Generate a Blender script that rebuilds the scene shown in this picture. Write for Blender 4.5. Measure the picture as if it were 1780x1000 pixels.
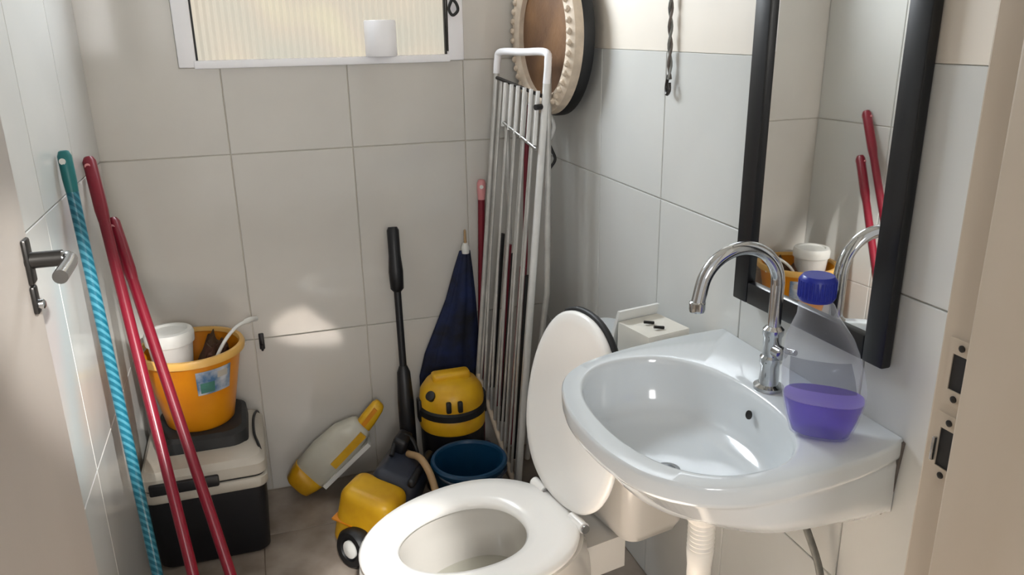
import bpy, bmesh, math, random
from mathutils import Vector, Matrix

# ---------------------------------------------------------------- scene, camera, light
for o in list(bpy.data.objects):
    bpy.data.objects.remove(o)
SC = bpy.context.scene
COL = SC.collection
random.seed(7)
PI = math.pi

cam_data = bpy.data.cameras.new('camera')
cam = bpy.data.objects.new('camera', cam_data)
COL.objects.link(cam)
SC.camera = cam
cam_data.sensor_width = 36.0
cam_data.lens = 36.0 * 1374.5 / 1780.0
cam_data.clip_start = 0.02
_r = Vector((0.94993, -0.31205, -0.01595))
_u = Vector((0.11197, 0.29231, 0.94974))
_f = Vector((0.2917, 0.90398, -0.31262))
cam.matrix_world = Matrix(((_r.x, _u.x, -_f.x, 0.0), (_r.y, _u.y, -_f.y, 0.0),
                           (_r.z, _u.z, -_f.z, 1.45), (0, 0, 0, 1)))

world = bpy.data.worlds.new('daylight')
SC.world = world
world.use_nodes = True
wb = world.node_tree.nodes['Background']
wb.inputs['Color'].default_value = (1.0, 0.98, 0.955, 1)
wb.inputs['Strength'].default_value = 0.55


def area(name, loc, target, sx, sy, power, col):
    d = bpy.data.lights.new(name, 'AREA')
    d.shape = 'RECTANGLE'
    d.size, d.size_y = sx, sy
    d.energy = power
    d.color = col
    o = bpy.data.objects.new(name, d)
    COL.objects.link(o)
    o.location = loc
    o.rotation_euler = (Vector(target) - Vector(loc)).to_track_quat('-Z', 'Y').to_euler()
    return o


def spot(name, loc, target, power, deg, blend, col, rad=0.03):
    d = bpy.data.lights.new(name, 'SPOT')
    d.energy = power
    d.spot_size = math.radians(deg)
    d.spot_blend = blend
    d.color = col
    d.shadow_soft_size = rad
    o = bpy.data.objects.new(name, d)
    COL.objects.link(o)
    o.location = loc
    o.rotation_euler = (Vector(target) - Vector(loc)).to_track_quat('-Z', 'Y').to_euler()
    return o


# daylight through a made-up open upper window half; hall light behind the camera
area('window_daylight', (0.10, 2.64, 1.90), (0.50, 1.2, 0.45), 0.6, 0.45, 31, (0.87, 0.94, 1.0))
area('hall_daylight', (-0.04, -1.20, 1.60), (0.50, 1.8, 0.60), 0.5, 0.55, 13, (1.0, 0.98, 0.955))
# added spots through the doorway, brightening the left wall, floor before the toilet, seat
spot('added_hall_spot', (0.55, -0.75, 2.25), (-0.41, 1.80, 0.76), 650, 11.5, 0.8, (1.0, 0.98, 0.95), 0.02)
spot('added_hall_spot', (0.30, -0.70, 2.30), (0.24, 0.86, 0.0), 9500, 11, 0.25, (1.0, 0.985, 0.95), 0.02)
spot('added_hall_spot', (0.05, -0.60, 2.30), (0.18, 1.42, 0.39), 420, 8.5, 1.0, (1.0, 0.985, 0.96), 0.03)

SC.view_settings.view_transform = 'Standard'
SC.view_settings.look = 'None'
SC.view_settings.gamma = 1.0
SC.view_settings.use_curve_mapping = False
SC.view_settings.exposure = 0.22


# ---------------------------------------------------------------- materials
def lin(c):
    out = []
    for v in c[:3]:
        v = v / 255.0
        out.append(v / 12.92 if v <= 0.04045 else ((v + 0.055) / 1.055) ** 2.4)
    return (out[0], out[1], out[2], 1.0)


def mat(name, rgb, rough=0.5, metal=0.0, var=0.0, scale=6.0, rgb2=None, bump=0.0, bscale=40.0,
        emit=0.0, coat=0.0, trans=0.0, stretch=None, rand=0.0):
    m = bpy.data.materials.new(name)
    m.use_nodes = True
    nt = m.node_tree
    b = nt.nodes['Principled BSDF']
    b.inputs['Roughness'].default_value = rough
    b.inputs['Metallic'].default_value = metal
    b.inputs['Base Color'].default_value = lin(rgb)
    if coat:
        b.inputs['Coat Weight'].default_value = coat
        b.inputs['Coat Roughness'].default_value = 0.06
    if trans:
        b.inputs['Transmission Weight'].default_value = trans
    tc = None
    if var or bump:
        tc = nt.nodes.new('ShaderNodeTexCoord')
        vec = tc.outputs['Object']
        if stretch:
            mp = nt.nodes.new('ShaderNodeMapping')
            mp.inputs['Scale'].default_value = stretch
            nt.links.new(vec, mp.inputs['Vector'])
            vec = mp.outputs['Vector']
    if var:
        n = nt.nodes.new('ShaderNodeTexNoise')
        n.inputs['Scale'].default_value = scale
        n.inputs['Detail'].default_value = 4.0
        nt.links.new(vec, n.inputs['Vector'])
        rmp = nt.nodes.new('ShaderNodeValToRGB')
        c1 = lin(rgb)
        c2 = lin(rgb2) if rgb2 else tuple(max(0, v * (1 - var)) for v in c1[:3]) + (1,)
        rmp.color_ramp.elements[0].position = 0.35
        rmp.color_ramp.elements[1].position = 0.68
        rmp.color_ramp.elements[0].color = c2
        rmp.color_ramp.elements[1].color = c1
        nt.links.new(n.outputs['Fac'], rmp.inputs['Fac'])
        last = rmp.outputs['Color']
        if rand:
            oi = nt.nodes.new('ShaderNodeObjectInfo')
            mr = nt.nodes.new('ShaderNodeMapRange')
            mr.inputs['To Min'].default_value = 1.0 - rand
            mr.inputs['To Max'].default_value = 1.0
            nt.links.new(oi.outputs['Random'], mr.inputs['Value'])
            hs = nt.nodes.new('ShaderNodeHueSaturation')
            nt.links.new(mr.outputs['Result'], hs.inputs['Value'])
            nt.links.new(last, hs.inputs['Color'])
            last = hs.outputs['Color']
        nt.links.new(last, b.inputs['Base Color'])
    if bump:
        n2 = nt.nodes.new('ShaderNodeTexNoise')
        n2.inputs['Scale'].default_value = bscale
        nt.links.new(vec, n2.inputs['Vector'])
        bp = nt.nodes.new('ShaderNodeBump')
        bp.inputs['Strength'].default_value = bump
        bp.inputs['Distance'].default_value = 0.004
        nt.links.new(n2.outputs['Fac'], bp.inputs['Height'])
        nt.links.new(bp.outputs['Normal'], b.inputs['Normal'])
    return m


def clear_plastic(name, rgb, alpha, rough=0.05, diffuse=None):
    m = bpy.data.materials.new(name)
    m.use_nodes = True
    nt = m.node_tree
    nt.nodes.clear()
    out = nt.nodes.new('ShaderNodeOutputMaterial')
    t = nt.nodes.new('ShaderNodeBsdfTransparent')
    t.inputs['Color'].default_value = lin(rgb)
    p = nt.nodes.new('ShaderNodeBsdfPrincipled')
    p.inputs['Base Color'].default_value = lin(diffuse or rgb)
    p.inputs['Roughness'].default_value = rough
    mx = nt.nodes.new('ShaderNodeMixShader')
    mx.inputs['Fac'].default_value = alpha
    if alpha < 0.2:                      # thin shells catch more light towards their edges
        lw = nt.nodes.new('ShaderNodeLayerWeight')
        lw.inputs['Blend'].default_value = 0.25
        mr = nt.nodes.new('ShaderNodeMapRange')
        mr.inputs['To Min'].default_value = alpha * 0.5
        mr.inputs['To Max'].default_value = 0.55
        nt.links.new(lw.outputs['Facing'], mr.inputs['Value'])
        nt.links.new(mr.outputs['Result'], mx.inputs['Fac'])
    nt.links.new(t.outputs[0], mx.inputs[1])
    nt.links.new(p.outputs[0], mx.inputs[2])
    nt.links.new(mx.outputs[0], out.inputs['Surface'])
    return m


M = {}
M['tile_back'] = mat('tile_back', (212, 209, 203), 0.085, var=0.07, scale=3.0, bump=0.06, bscale=7, rand=0.04)
M['tile_side'] = mat('tile_side', (208, 209, 206), 0.16, var=0.05, scale=3.0, bump=0.05, bscale=9, rand=0.04)
M['grout'] = mat('grout', (214, 208, 196), 0.8, var=0.08, scale=14)
M['plaster_and_light_band'] = mat('plaster_and_light_band', (222, 214, 202), 0.6, var=0.05, scale=5)
M['ceiling'] = mat('ceiling', (235, 232, 225), 0.8, var=0.04, scale=3)
M['floor_tile'] = mat('floor_tile', (170, 158, 146), 0.4, var=0.3, scale=7, rgb2=(128, 115, 103), rand=0.06)
M['floor_grout'] = mat('floor_grout', (120, 106, 92), 0.8, var=0.2, scale=20)
M['door_paint'] = mat('door_paint', (168, 161, 154), 0.42, var=0.08, scale=4, stretch=(1, 1, 0.3))
M['jamb_paint'] = mat('jamb_paint', (178, 166, 150), 0.4, var=0.12, scale=6, rgb2=(168, 154, 136), stretch=(1, 1, 0.4))
M['porcelain'] = mat('porcelain', (216, 221, 224), 0.12, var=0.02, scale=4, coat=0.4)
M['porcelain_cream'] = mat('porcelain_cream', (206, 202, 195), 0.15, var=0.03, scale=4, coat=0.3)
M['seat_plastic'] = mat('seat_plastic', (246, 244, 240), 0.22, var=0.02, scale=5)
M['black_rubber'] = mat('black_rubber', (16, 17, 20), 0.5, var=0.2, scale=12)
M['black_frame'] = mat('black_frame', (12, 13, 18), 0.35, var=0.2, scale=15, stretch=(1, 1, 0.2))
M['mirror'] = mat('mirror', (246, 246, 244), 0.015, metal=1.0)
M['chrome'] = mat('chrome', (196, 198, 200), 0.10, metal=1.0, var=0.05, scale=30)
M['steel'] = mat('steel', (178, 178, 176), 0.28, metal=1.0, var=0.15, scale=30)
M['dark_metal'] = mat('dark_metal', (62, 60, 58), 0.35, metal=0.8, var=0.2, scale=30)
M['white_paint'] = mat('white_paint', (248, 248, 252), 0.4, var=0.04, scale=10)
M['rack_tube'] = mat('rack_tube', (226, 226, 224), 0.3, var=0.08, scale=20)
M['rack_wire'] = mat('rack_wire', (205, 204, 200), 0.32, metal=0.35, var=0.2, scale=18)
M['red_plastic'] = mat('red_plastic', (124, 16, 38), 0.3, var=0.18, scale=9, stretch=(1, 1, 0.3))
M['pink_plastic'] = mat('pink_plastic', (222, 150, 152), 0.4, var=0.1, scale=20)
M['teal_cap'] = mat('teal_cap', (24, 110, 112), 0.35, var=0.12, scale=20)
M['yellow'] = mat('yellow', (226, 178, 30), 0.4, var=0.15, scale=9, rgb2=(200, 146, 20))
M['bucket_yellow'] = mat('bucket_yellow', (226, 148, 18), 0.35, var=0.15, scale=6, rgb2=(204, 122, 12))
M['bucket_rim'] = mat('bucket_rim', (226, 178, 96), 0.4, var=0.1, scale=9)
M['black_plastic'] = mat('black_plastic', (18, 19, 24), 0.4, var=0.2, scale=12)
M['slate_plastic'] = mat('slate_plastic', (44, 50, 64), 0.45, var=0.2, scale=8)
M['cooler_black'] = mat('cooler_black', (14, 15, 22), 0.5, var=0.25, scale=8)
M['cooler_lid'] = mat('cooler_lid', (192, 186, 174), 0.45, var=0.1, scale=9)
M['pad_dark'] = mat('pad_dark', (38, 40, 42), 0.6, var=0.3, scale=16)
M['navy_cloth'] = mat('navy_cloth', (14, 32, 76), 0.75, var=0.45, scale=14, rgb2=(6, 10, 26), bump=0.3, bscale=60)
M['blue_plastic'] = mat('blue_plastic', (14, 64, 98), 0.35, var=0.12, scale=8)
M['brown_weave'] = mat('brown_weave', (118, 84, 52), 0.6, var=0.35, scale=7, rgb2=(84, 56, 34), bump=0.3, bscale=70)
M['cream_weave'] = mat('cream_weave', (214, 198, 178), 0.6, var=0.2, scale=30, bump=0.3, bscale=90)
M['pvc'] = mat('pvc', (236, 232, 224), 0.35, var=0.04, scale=10)
M['hose_grey'] = mat('hose_grey', (128, 128, 124), 0.4, metal=0.4, var=0.2, scale=60)
M['tan_rubber'] = mat('tan_rubber', (176, 144, 104), 0.5, var=0.15, scale=12)
M['white_plastic'] = mat('white_plastic', (226, 226, 222), 0.4, var=0.05, scale=9)
M['frost_plastic'] = mat('frost_plastic', (206, 204, 190), 0.35, var=0.12, scale=9)
M['rag'] = mat('rag', (70, 26, 30), 0.85, var=0.4, scale=9, rgb2=(74, 60, 26), bump=0.5, bscale=30)
M['carton'] = mat('carton', (224, 220, 210), 0.6, var=0.06, scale=8)
M['cord_grey'] = mat('cord_grey', (112, 104, 98), 0.7, var=0.35, scale=50)
M['blue_cap'] = mat('blue_cap', (16, 36, 150), 0.35, var=0.1, scale=14)
M['sticker'] = mat('sticker', (196, 200, 206), 0.4, var=0.5, scale=26, rgb2=(70, 110, 150))
M['sticker_green'] = mat('sticker_green', (70, 132, 120), 0.4, var=0.3, scale=30)
M['water'] = mat('water', (188, 186, 174), 0.05, var=0.02, scale=3)
M['clear'] = clear_plastic('clear', (246, 247, 250), 0.09, 0.05, (235, 238, 244))
M['label_film'] = clear_plastic('label_film', (214, 215, 220), 0.16, 0.3, (140, 144, 156))
M['purple'] = clear_plastic('purple', (176, 150, 250), 0.5, 0.06, (112, 84, 214))
M['purple_top'] = clear_plastic('purple_top', (205, 190, 250), 0.6, 0.05, (166, 146, 228))


def teal_twist():
    m = bpy.data.materials.new('teal_twist')
    m.use_nodes = True
    nt = m.node_tree
    b = nt.nodes['Principled BSDF']
    b.inputs['Roughness'].default_value = 0.3
    tc = nt.nodes.new('ShaderNodeTexCoord')
    w = nt.nodes.new('ShaderNodeTexWave')
    w.wave_type = 'BANDS'
    w.bands_direction = 'DIAGONAL'
    w.inputs['Scale'].default_value = 30
    w.inputs['Distortion'].default_value = 0.6
    r = nt.nodes.new('ShaderNodeValToRGB')
    r.color_ramp.elements[0].color = lin((14, 92, 112))
    r.color_ramp.elements[1].color = lin((66, 132, 150))
    r.color_ramp.elements[0].position = 0.45
    r.color_ramp.elements[1].position = 0.75
    nt.links.new(tc.outputs['Object'], w.inputs['Vector'])
    nt.links.new(w.outputs['Fac'], r.inputs['Fac'])
    nt.links.new(r.outputs['Color'], b.inputs['Base Color'])
    return m


M['teal_twist'] = teal_twist()


def pane_mat():
    # frosted pane with the sunlit yard blurred behind it: a lit window
    m = bpy.data.materials.new('lit_ribbed_glass')
    m.use_nodes = True
    nt = m.node_tree
    b = nt.nodes['Principled BSDF']
    b.inputs['Roughness'].default_value = 0.2
    b.inputs['Base Color'].default_value = lin((120, 116, 104))
    tc = nt.nodes.new('ShaderNodeTexCoord')
    n = nt.nodes.new('ShaderNodeTexNoise')
    n.inputs['Scale'].default_value = 4.5
    n.inputs['Detail'].default_value = 1.0
    r = nt.nodes.new('ShaderNodeValToRGB')
    e = r.color_ramp.elements
    e[0].position, e[0].color = 0.30, lin((214, 210, 196))
    e[1].position, e[1].color = 0.72, lin((238, 230, 200))
    k = e.new(0.52)
    k.color = lin((226, 214, 196))
    nt.links.new(tc.outputs['Object'], n.inputs['Vector'])
    nt.links.new(n.outputs['Fac'], r.inputs['Fac'])
    lw = nt.nodes.new('ShaderNodeNewGeometry')
    sp = nt.nodes.new('ShaderNodeSeparateXYZ')
    nt.links.new(lw.outputs['Normal'], sp.inputs[0])
    mr = nt.nodes.new('ShaderNodeMapRange')
    mr.inputs['From Min'].default_value = -0.35
    mr.inputs['From Max'].default_value = 0.35
    mr.inputs['To Min'].default_value = 0.64
    mr.inputs['To Max'].default_value = 0.70
    nt.links.new(sp.outputs['X'], mr.inputs['Value'])
    nt.links.new(r.outputs['Color'], b.inputs['Emission Color'])
    nt.links.new(mr.outputs['Result'], b.inputs['Emission Strength'])
    return m


M['pane'] = pane_mat()


# ---------------------------------------------------------------- mesh helpers
def V(*a):
    return Vector(a)


def rootloc(p):
    L = Vector((0, 0, 0))
    while p is not None:
        L = L + p.location
        p = p.parent
    return L


def obj(name, bm, m, parent=None, smooth=True, local=False, angle=40):
    if parent is not None and not local:
        bmesh.ops.translate(bm, verts=bm.verts, vec=-rootloc(parent))
    bmesh.ops.recalc_face_normals(bm, faces=bm.faces)
    me = bpy.data.meshes.new(name)
    bm.to_mesh(me)
    bm.free()
    if smooth:
        for p in me.polygons:
            p.use_smooth = True
        me.set_sharp_from_angle(angle=math.radians(angle))
    me.materials.append(M[m] if isinstance(m, str) else m)
    o = bpy.data.objects.new(name, me)
    COL.objects.link(o)
    if parent is not None:
        o.parent = parent
    return o


def thing(name, label, cat, loc=(0, 0, 0), rot=(0, 0, 0), group=None):
    o = bpy.data.objects.new(name, None)
    o.empty_display_size = 0.05
    COL.objects.link(o)
    o.location = loc
    o.rotation_euler = rot
    o['label'] = label
    o['category'] = cat
    if group:
        o['group'] = group
    return o


def tag(o, label, cat, group=None):
    o['label'] = label
    o['category'] = cat
    if group:
        o['group'] = group
    return o


def add_box(bm, lo, hi, bev=0.0, seg=2):
    t = bmesh.new()
    r = bmesh.ops.create_cube(t, size=1.0)
    lo, hi = Vector(lo), Vector(hi)
    for v in t.verts:
        v.co = Vector([(lo[i] + hi[i]) / 2 + v.co[i] * (hi[i] - lo[i]) for i in range(3)])
    if bev:
        bmesh.ops.bevel(t, geom=list(t.edges), offset=bev, segments=seg, profile=0.5, affect='EDGES')
    merge(bm, t)
    return bm


def merge(bm, t, mtx=None):
    if mtx is not None:
        bmesh.ops.transform(t, matrix=mtx, verts=t.verts)
    mp = {}
    for v in t.verts:
        mp[v] = bm.verts.new(v.co)
    for f in t.faces:
        try:
            bm.faces.new([mp[v] for v in f.verts])
        except ValueError:
            pass
    t.free()
    return bm


def box(lo, hi, bev=0.0, seg=2):
    return add_box(bmesh.new(), lo, hi, bev, seg)


def add_loft(bm, rings, cap0=True, cap1=True, closed=True):
    """rings: lists of equal length of points"""
    vs = [[bm.verts.new(p) for p in r] for r in rings]
    n = len(rings[0])
    for a, b in zip(vs[:-1], vs[1:]):
        for i in range(n if closed else n - 1):
            j = (i + 1) % n
            bm.faces.new((a[i], a[j], b[j], b[i]))
    if cap0:
        bm.faces.new(vs[0][::-1])
    if cap1:
        bm.faces.new(vs[-1])
    return bm


def loft(rings, cap0=True, cap1=True):
    return add_loft(bmesh.new(), rings, cap0, cap1)


def add_lathe(bm, prof, c=(0, 0, 0), seg=40, ax=None, cap0=True, cap1=True):
    """prof: (r, h) list; axis ax (default z)"""
    ax = Vector(ax).normalized() if ax is not None else Vector((0, 0, 1))
    s = ax.orthogonal().normalized()
    t = ax.cross(s)
    c = Vector(c)
    rings = []
    for r, h in prof:
        rings.append([c + ax * h + (s * math.cos(2 * PI * i / seg) + t * math.sin(2 * PI * i / seg)) * max(r, 1e-4)
                      for i in range(seg)])
    return add_loft(bm, rings, cap0, cap1)


def lathe(prof, c=(0, 0, 0), seg=40, ax=None, cap0=True, cap1=True):
    return add_lathe(bmesh.new(), prof, c, seg, ax, cap0, cap1)


def smooth_path(pts, n=8, closed=False):
    pts = [Vector(p) for p in pts]
    out = []
    m = len(pts)
    rng = range(m) if closed else range(m - 1)
    for i in rng:
        p0 = pts[(i - 1) % m] if (closed or i > 0) else pts[i] * 2 - pts[i + 1]
        p1 = pts[i]
        p2 = pts[(i + 1) % m]
        p3 = pts[(i + 2) % m] if (closed or i + 2 < m) else p2 * 2 - p1
        for k in range(n):
            t = k / n
            out.append(0.5 * ((2 * p1) + (p2 - p0) * t + (2 * p0 - 5 * p1 + 4 * p2 - p3) * t * t +
                              (3 * p1 - p0 - 3 * p2 + p3) * t ** 3))
    if not closed:
        out.append(pts[-1])
    return out


def add_tube(bm, pts, rad, seg=12, closed=False):
    pts = [Vector(p) for p in pts]
    n = len(pts)
    rads = rad if isinstance(rad, (list, tuple)) else [rad] * n
    tang = []
    for i in range(n):
        if closed:
            t = pts[(i + 1) % n] - pts[i - 1]
        else:
            t = pts[min(i + 1, n - 1)] - pts[max(i - 1, 0)]
        tang.append(t.normalized())
    s = tang[0].orthogonal().normalized()
    rings = []
    for i in range(n):
        s = (s - tang[i] * s.dot(tang[i]))
        s = s.normalized() if s.length > 1e-6 else tang[i].orthogonal().normalized()
        b = tang[i].cross(s)
        rings.append([pts[i] + (s * math.cos(2 * PI * k / seg) + b * math.sin(2 * PI * k / seg)) * rads[i]
                      for k in range(seg)])
    if closed:
        rings.append(rings[0])
        add_loft(bm, rings, False, False)
        bmesh.ops.remove_doubles(bm, verts=bm.verts, dist=1e-6)
    else:
        add_loft(bm, rings)
    return bm


def tube(pts, rad, seg=12, closed=False):
    return add_tube(bmesh.new(), pts, rad, seg, closed)


def sup(a, b, e, n=48, start=0.0):
    out = []
    for i in range(n):
        t = 2 * PI * i / n + start
        c, s = math.cos(t), math.sin(t)
        out.append((a * math.copysign(abs(c) ** (2 / e), c), b * math.copysign(abs(s) ** (2 / e), s)))
    return out


# ---------------------------------------------------------------- room shell
XL, XR, YB, YF, ZC = -0.41, 0.91, 2.44, 0.55, 2.5
TT = 0.005          # tile thickness
G = 0.0012          # half joint


def structure(name, bm, m, smooth=False, parent=None):
    o = obj(name, bm, m, parent, smooth)
    o['kind'] = 'structure'
    return o


def poly_tile(poly, fr, bev=0.0014):
    """poly in (u, v); fr maps (u, v, depth) to world; returns bm with a proud, eased face"""
    n = len(poly)
    area2 = sum(poly[i][0] * poly[(i + 1) % n][1] - poly[(i + 1) % n][0] * poly[i][1] for i in range(n))
    if area2 < 0:
        poly = poly[::-1]

    def inset(d):
        res = []
        for i in range(n):
            p0, p1, p2 = Vector(poly[i - 1]), Vector(poly[i]), Vector(poly[(i + 1) % n])
            d1, d2 = (p1 - p0).normalized(), (p2 - p1).normalized()
            n1, n2 = Vector((-d1.y, d1.x)), Vector((-d2.y, d2.x))
            res.append(p1 + (n1 + n2) * d)
        return res
    r0, r1, r2 = inset(G), inset(G), inset(G + bev)
    bm = bmesh.new()
    add_loft(bm, [[fr(p[0], p[1], -0.002) for p in r0], [fr(p[0], p[1], TT - bev) for p in r1],
                  [fr(p[0], p[1], TT) for p in r2]])
    return bm


def cut_rect(r, h):
    """rectangle minus rectangular hole -> list of polygons"""
    x0, z0, x1, z1 = r
    a, b, c, d = h
    if x1 <= a or x0 >= c or z1 <= b or z0 >= d:
        return [[(x0, z0), (x1, z0), (x1, z1), (x0, z1)]]
    out = []
    left, right, low, high = x0 < a, x1 > c, z0 < b, z1 > d
    if left and low and not right and not high:
        return [[(x0, z0), (x1, z0), (x1, b), (a, b), (a, z1), (x0, z1)]]
    if left and high and not right and not low:
        return [[(x0, z0), (a, z0), (a, d), (x1, d), (x1, z1), (x0, z1)]]
    if low:
        out.append([(x0, z0), (x1, z0), (x1, b), (x0, b)])
    if high:
        out.append([(x0, d), (x1, d), (x1, z1), (x0, z1)])
    zz0, zz1 = max(z0, b), min(z1, d)
    if left:
        out.append([(x0, zz0), (a, zz0), (a, zz1), (x0, zz1)])
    if right:
        out.append([(c, zz0), (x1, zz0), (x1, zz1), (c, zz1)])
    return out


def tiling(wall, us, vs, fr, m, hole=None):
    for u0, u1 in zip(us[:-1], us[1:]):
        for v0, v1 in zip(vs[:-1], vs[1:]):
            polys = cut_rect((u0, v0, u1, v1), hole) if hole else [[(u0, v0), (u1, v0), (u1, v1), (u0, v1)]]
            for p in polys:
                cu = sum(q[0] for q in p) / len(p)
                cv = sum(q[1] for q in p) / len(p)
                bm = poly_tile(p, fr)
                c = fr(cu, cv, 0)
                bmesh.ops.translate(bm, verts=bm.verts, vec=-c)
                t = obj('tile', bm, m, wall, False, local=True)
                t.location = c


WX0, WX1, WZ0, WZ1 = -0.168, 0.642, 1.358, 2.10      # window hole

bm = bmesh.new()
add_box(bm, (XL - 0.12, YB, -0.1), (WX0, YB + 0.12, ZC))
add_box(bm, (WX1, YB, -0.1), (XR + 0.12, YB + 0.12, ZC))
add_box(bm, (WX0, YB, -0.1), (WX1, YB + 0.12, WZ0))
add_box(bm, (WX0, YB, WZ1), (WX1, YB + 0.12, ZC))
wall_back = structure('wall_back', bm, 'grout')
tiling(wall_back, [XL, -0.063, 0.288, 0.640, XR], [0, 0.537, 1.113, 1.689, 2.265, ZC],
       lambda u, v, d: V(u, YB - d, v), 'tile_back', (WX0, WZ0, WX1, WZ1))

wall_right = structure('wall_right', box((XR, YF - 0.10, -0.1), (XR + 0.12, YB, ZC)), 'grout')
tiling(wall_right, [YF, 0.60, 0.949, 1.297, 1.646, 1.994, YB - TT], [0, 0.500, 1.058, 1.394],
       lambda u, v, d: V(XR - d, u, v), 'tile_side')
obj('plaster_and_light_band', box((XR - 0.004, YF, 1.394), (XR, YB - TT, ZC)), 'plaster_and_light_band', wall_right, False)  # cream slab paints in a warm light band above the tiles

wall_left = structure('wall_left', box((XL - 0.12, YF - 0.10, -0.1), (XL, YB, ZC)), 'grout')
tiling(wall_left, [YF, 0.686, 1.038, 1.39, 1.742, 2.094, YB - TT], [0, 0.537, 1.113, 1.689, 2.265, ZC],
       lambda u, v, d: V(XL + d, u, v), 'tile_side')

floor = structure('floor', box((-1.6, -2.2, -0.1), (1.9, YB, -0.006)), 'floor_grout')
fx = [XL, -0.10, 0.30, 0.70, XR]
fy = [-0.62, -0.22, 0.18, 0.58, 0.98, 1.38, 1.78, 2.18, YB]
for x0, x1 in zip(fx[:-1], fx[1:]):
    for y0, y1 in zip(fy[:-1], fy[1:]):
        c = V((x0 + x1) / 2, (y0 + y1) / 2, -0.008)
        t = obj('tile', poly_tile([(x0 - c.x, y0 - c.y), (x1 - c.x, y0 - c.y), (x1 - c.x, y1 - c.y), (x0 - c.x, y1 - c.y)],
                                  lambda u, v, d: V(u, v, d)), 'floor_tile', floor, False, local=True)
        t.location = c
structure('ceiling', box((XL - 0.12, 0.40, ZC), (XR + 0.12, YB + 0.12, ZC + 0.1)), 'ceiling')

# door wall, its two jambs and the open door
XJ = 0.62
bm = bmesh.new()
add_box(bm, (XJ + 0.03, 0.42, -0.1), (XR, YF, ZC))
add_box(bm, (XL, 0.42, -0.1), (-0.37, YF, ZC))
add_box(bm, (-0.37, 0.42, 2.12), (XJ + 0.03, YF, ZC))
structure('wall_front', bm, 'plaster_and_light_band')
# right jamb: rebate strip and the thicker stop nearer the hall
jamb = structure('trim_1', box((XJ, 0.50, -0.006), (XJ + 0.03, YF + 0.004, 2.12), 0.003), 'jamb_paint')
obj('stop', box((XJ - 0.013, 0.30, -0.006), (XJ + 0.03, 0.514, 2.12), 0.004, 3), 'jamb_paint', jamb)
obj('casing', box((XJ + 0.024, YF, 0.0), (XJ + 0.075, YF + 0.012, 2.16), 0.004), 'jamb_paint', jamb)


def strike(z0, z1, lip):
    bm = bmesh.new()
    y0, y1 = 0.519, 0.537
    add_box(bm, (XJ - 0.0016, y0 - 0.004, z0 - 0.016), (XJ + 0.001, y1 + 0.005, z0))
    add_box(bm, (XJ - 0.0016, y0 - 0.004, z1), (XJ + 0.001, y1 + 0.005, z1 + 0.016))
    add_box(bm, (XJ - 0.0016, y0 - 0.004, z0), (XJ + 0.001, y0, z1))
    add_box(bm, (XJ - 0.0016, y1, z0), (XJ + 0.001, y1 + 0.005, z1))
    sp = obj('strike_plate', bm, 'jamb_paint', jamb, False)
    obj('latch_hole', box((XJ - 0.0004, y0, z0), (XJ + 0.0006, y1, z1)), 'black_rubber', sp, False)
    if lip:
        obj('lip', box((XJ - 0.006, y1 + 0.001, z0 + 0.004), (XJ + 0.001, y1 + 0.004, z1 - 0.012), 0.001), 'chrome', sp)
    obj('screw', lathe([(0.0035, 0), (0.0035, 0.001), (0.002, 0.0016)], (XJ - 0.0016, 0.528, z0 - 0.008), 12, (-1, 0, 0)),
        'dark_metal', sp)
    obj('screw', lathe([(0.0035, 0), (0.0035, 0.001), (0.002, 0.0016)], (XJ - 0.0016, 0.528, z1 + 0.008), 12, (-1, 0, 0)),
        'dark_metal', sp)


strike(1.108, 1.145, False)
strike(1.024, 1.066, True)

XD = -0.34
structure('trim_2', box((-0.37, 0.40, -0.006), (-0.345, YF, 2.12), 0.003), 'jamb_paint')
door = structure('door_1', box((XD - 0.036, 0.57, 0.012), (XD, 1.335, 2.11), 0.004), 'door_paint')
obj('escutcheon', box((XD, 1.288, 1.095), (XD + 0.008, 1.316, 1.165), 0.004), 'dark_metal', door)
bm = tube([(XD, 1.302, 1.131), (XD + 0.050, 1.302, 1.131)], 0.0125, 16)
hd = obj('door_handle', bm, 'dark_metal', door)
obj('lever', tube(smooth_path([(XD + 0.044, 1.303, 1.131), (XD + 0.058, 1.300, 1.130), (XD + 0.062, 1.275, 1.128),
                               (XD + 0.062, 1.21, 1.126)], 6), 0.0105, 16), 'chrome', hd)
kh = obj('keyhole_cover', box((XD, 1.284, 1.050), (XD + 0.008, 1.306, 1.094), 0.004), 'dark_metal', door)
obj('key_cylinder', lathe([(0.0075, 0), (0.0075, 0.006), (0.005, 0.008)], (XD + 0.008, 1.295, 1.064), 16, (1, 0, 0)), 'chrome', kh)

# window
win = structure('window_1', box((WX0, YB - 0.016, WZ0), (WX0 + 0.046, YB + 0.05, WZ1), 0.004), 'white_paint', True)
obj('frame', box((WX1 - 0.050, YB - 0.016, WZ0), (WX1, YB + 0.05, WZ1), 0.004), 'white_paint', win)
obj('sill', box((WX0 + 0.04, YB - 0.022, WZ0 - 0.004), (WX1 - 0.044, YB + 0.06, WZ0 + 0.018), 0.004), 'white_paint', win)
obj('rail', box((WX0 + 0.04, YB - 0.010, 1.66), (WX1 - 0.044, YB + 0.03, 1.70), 0.004), 'white_paint', win)
obj('head', box((WX0 + 0.04, YB - 0.016, WZ1 - 0.04), (WX1 - 0.044, YB + 0.05, WZ1), 0.004), 'white_paint', win)
for xg in (WX0 + 0.046, WX1 - 0.054):
    obj('gasket', box((xg, YB - 0.004, WZ0 + 0.018), (xg + 0.005, YB + 0.03, 1.66)), 'black_rubber', win, False)
bm = bmesh.new()
n = 38 * 6
ribs = []
for i in range(n + 1):
    x = WX0 + 0.051 + (WX1 - WX0 - 0.105) * i / n
    ribs.append((x, YB + 0.016 - 0.0028 * math.cos(2 * PI * i / 6)))
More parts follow.
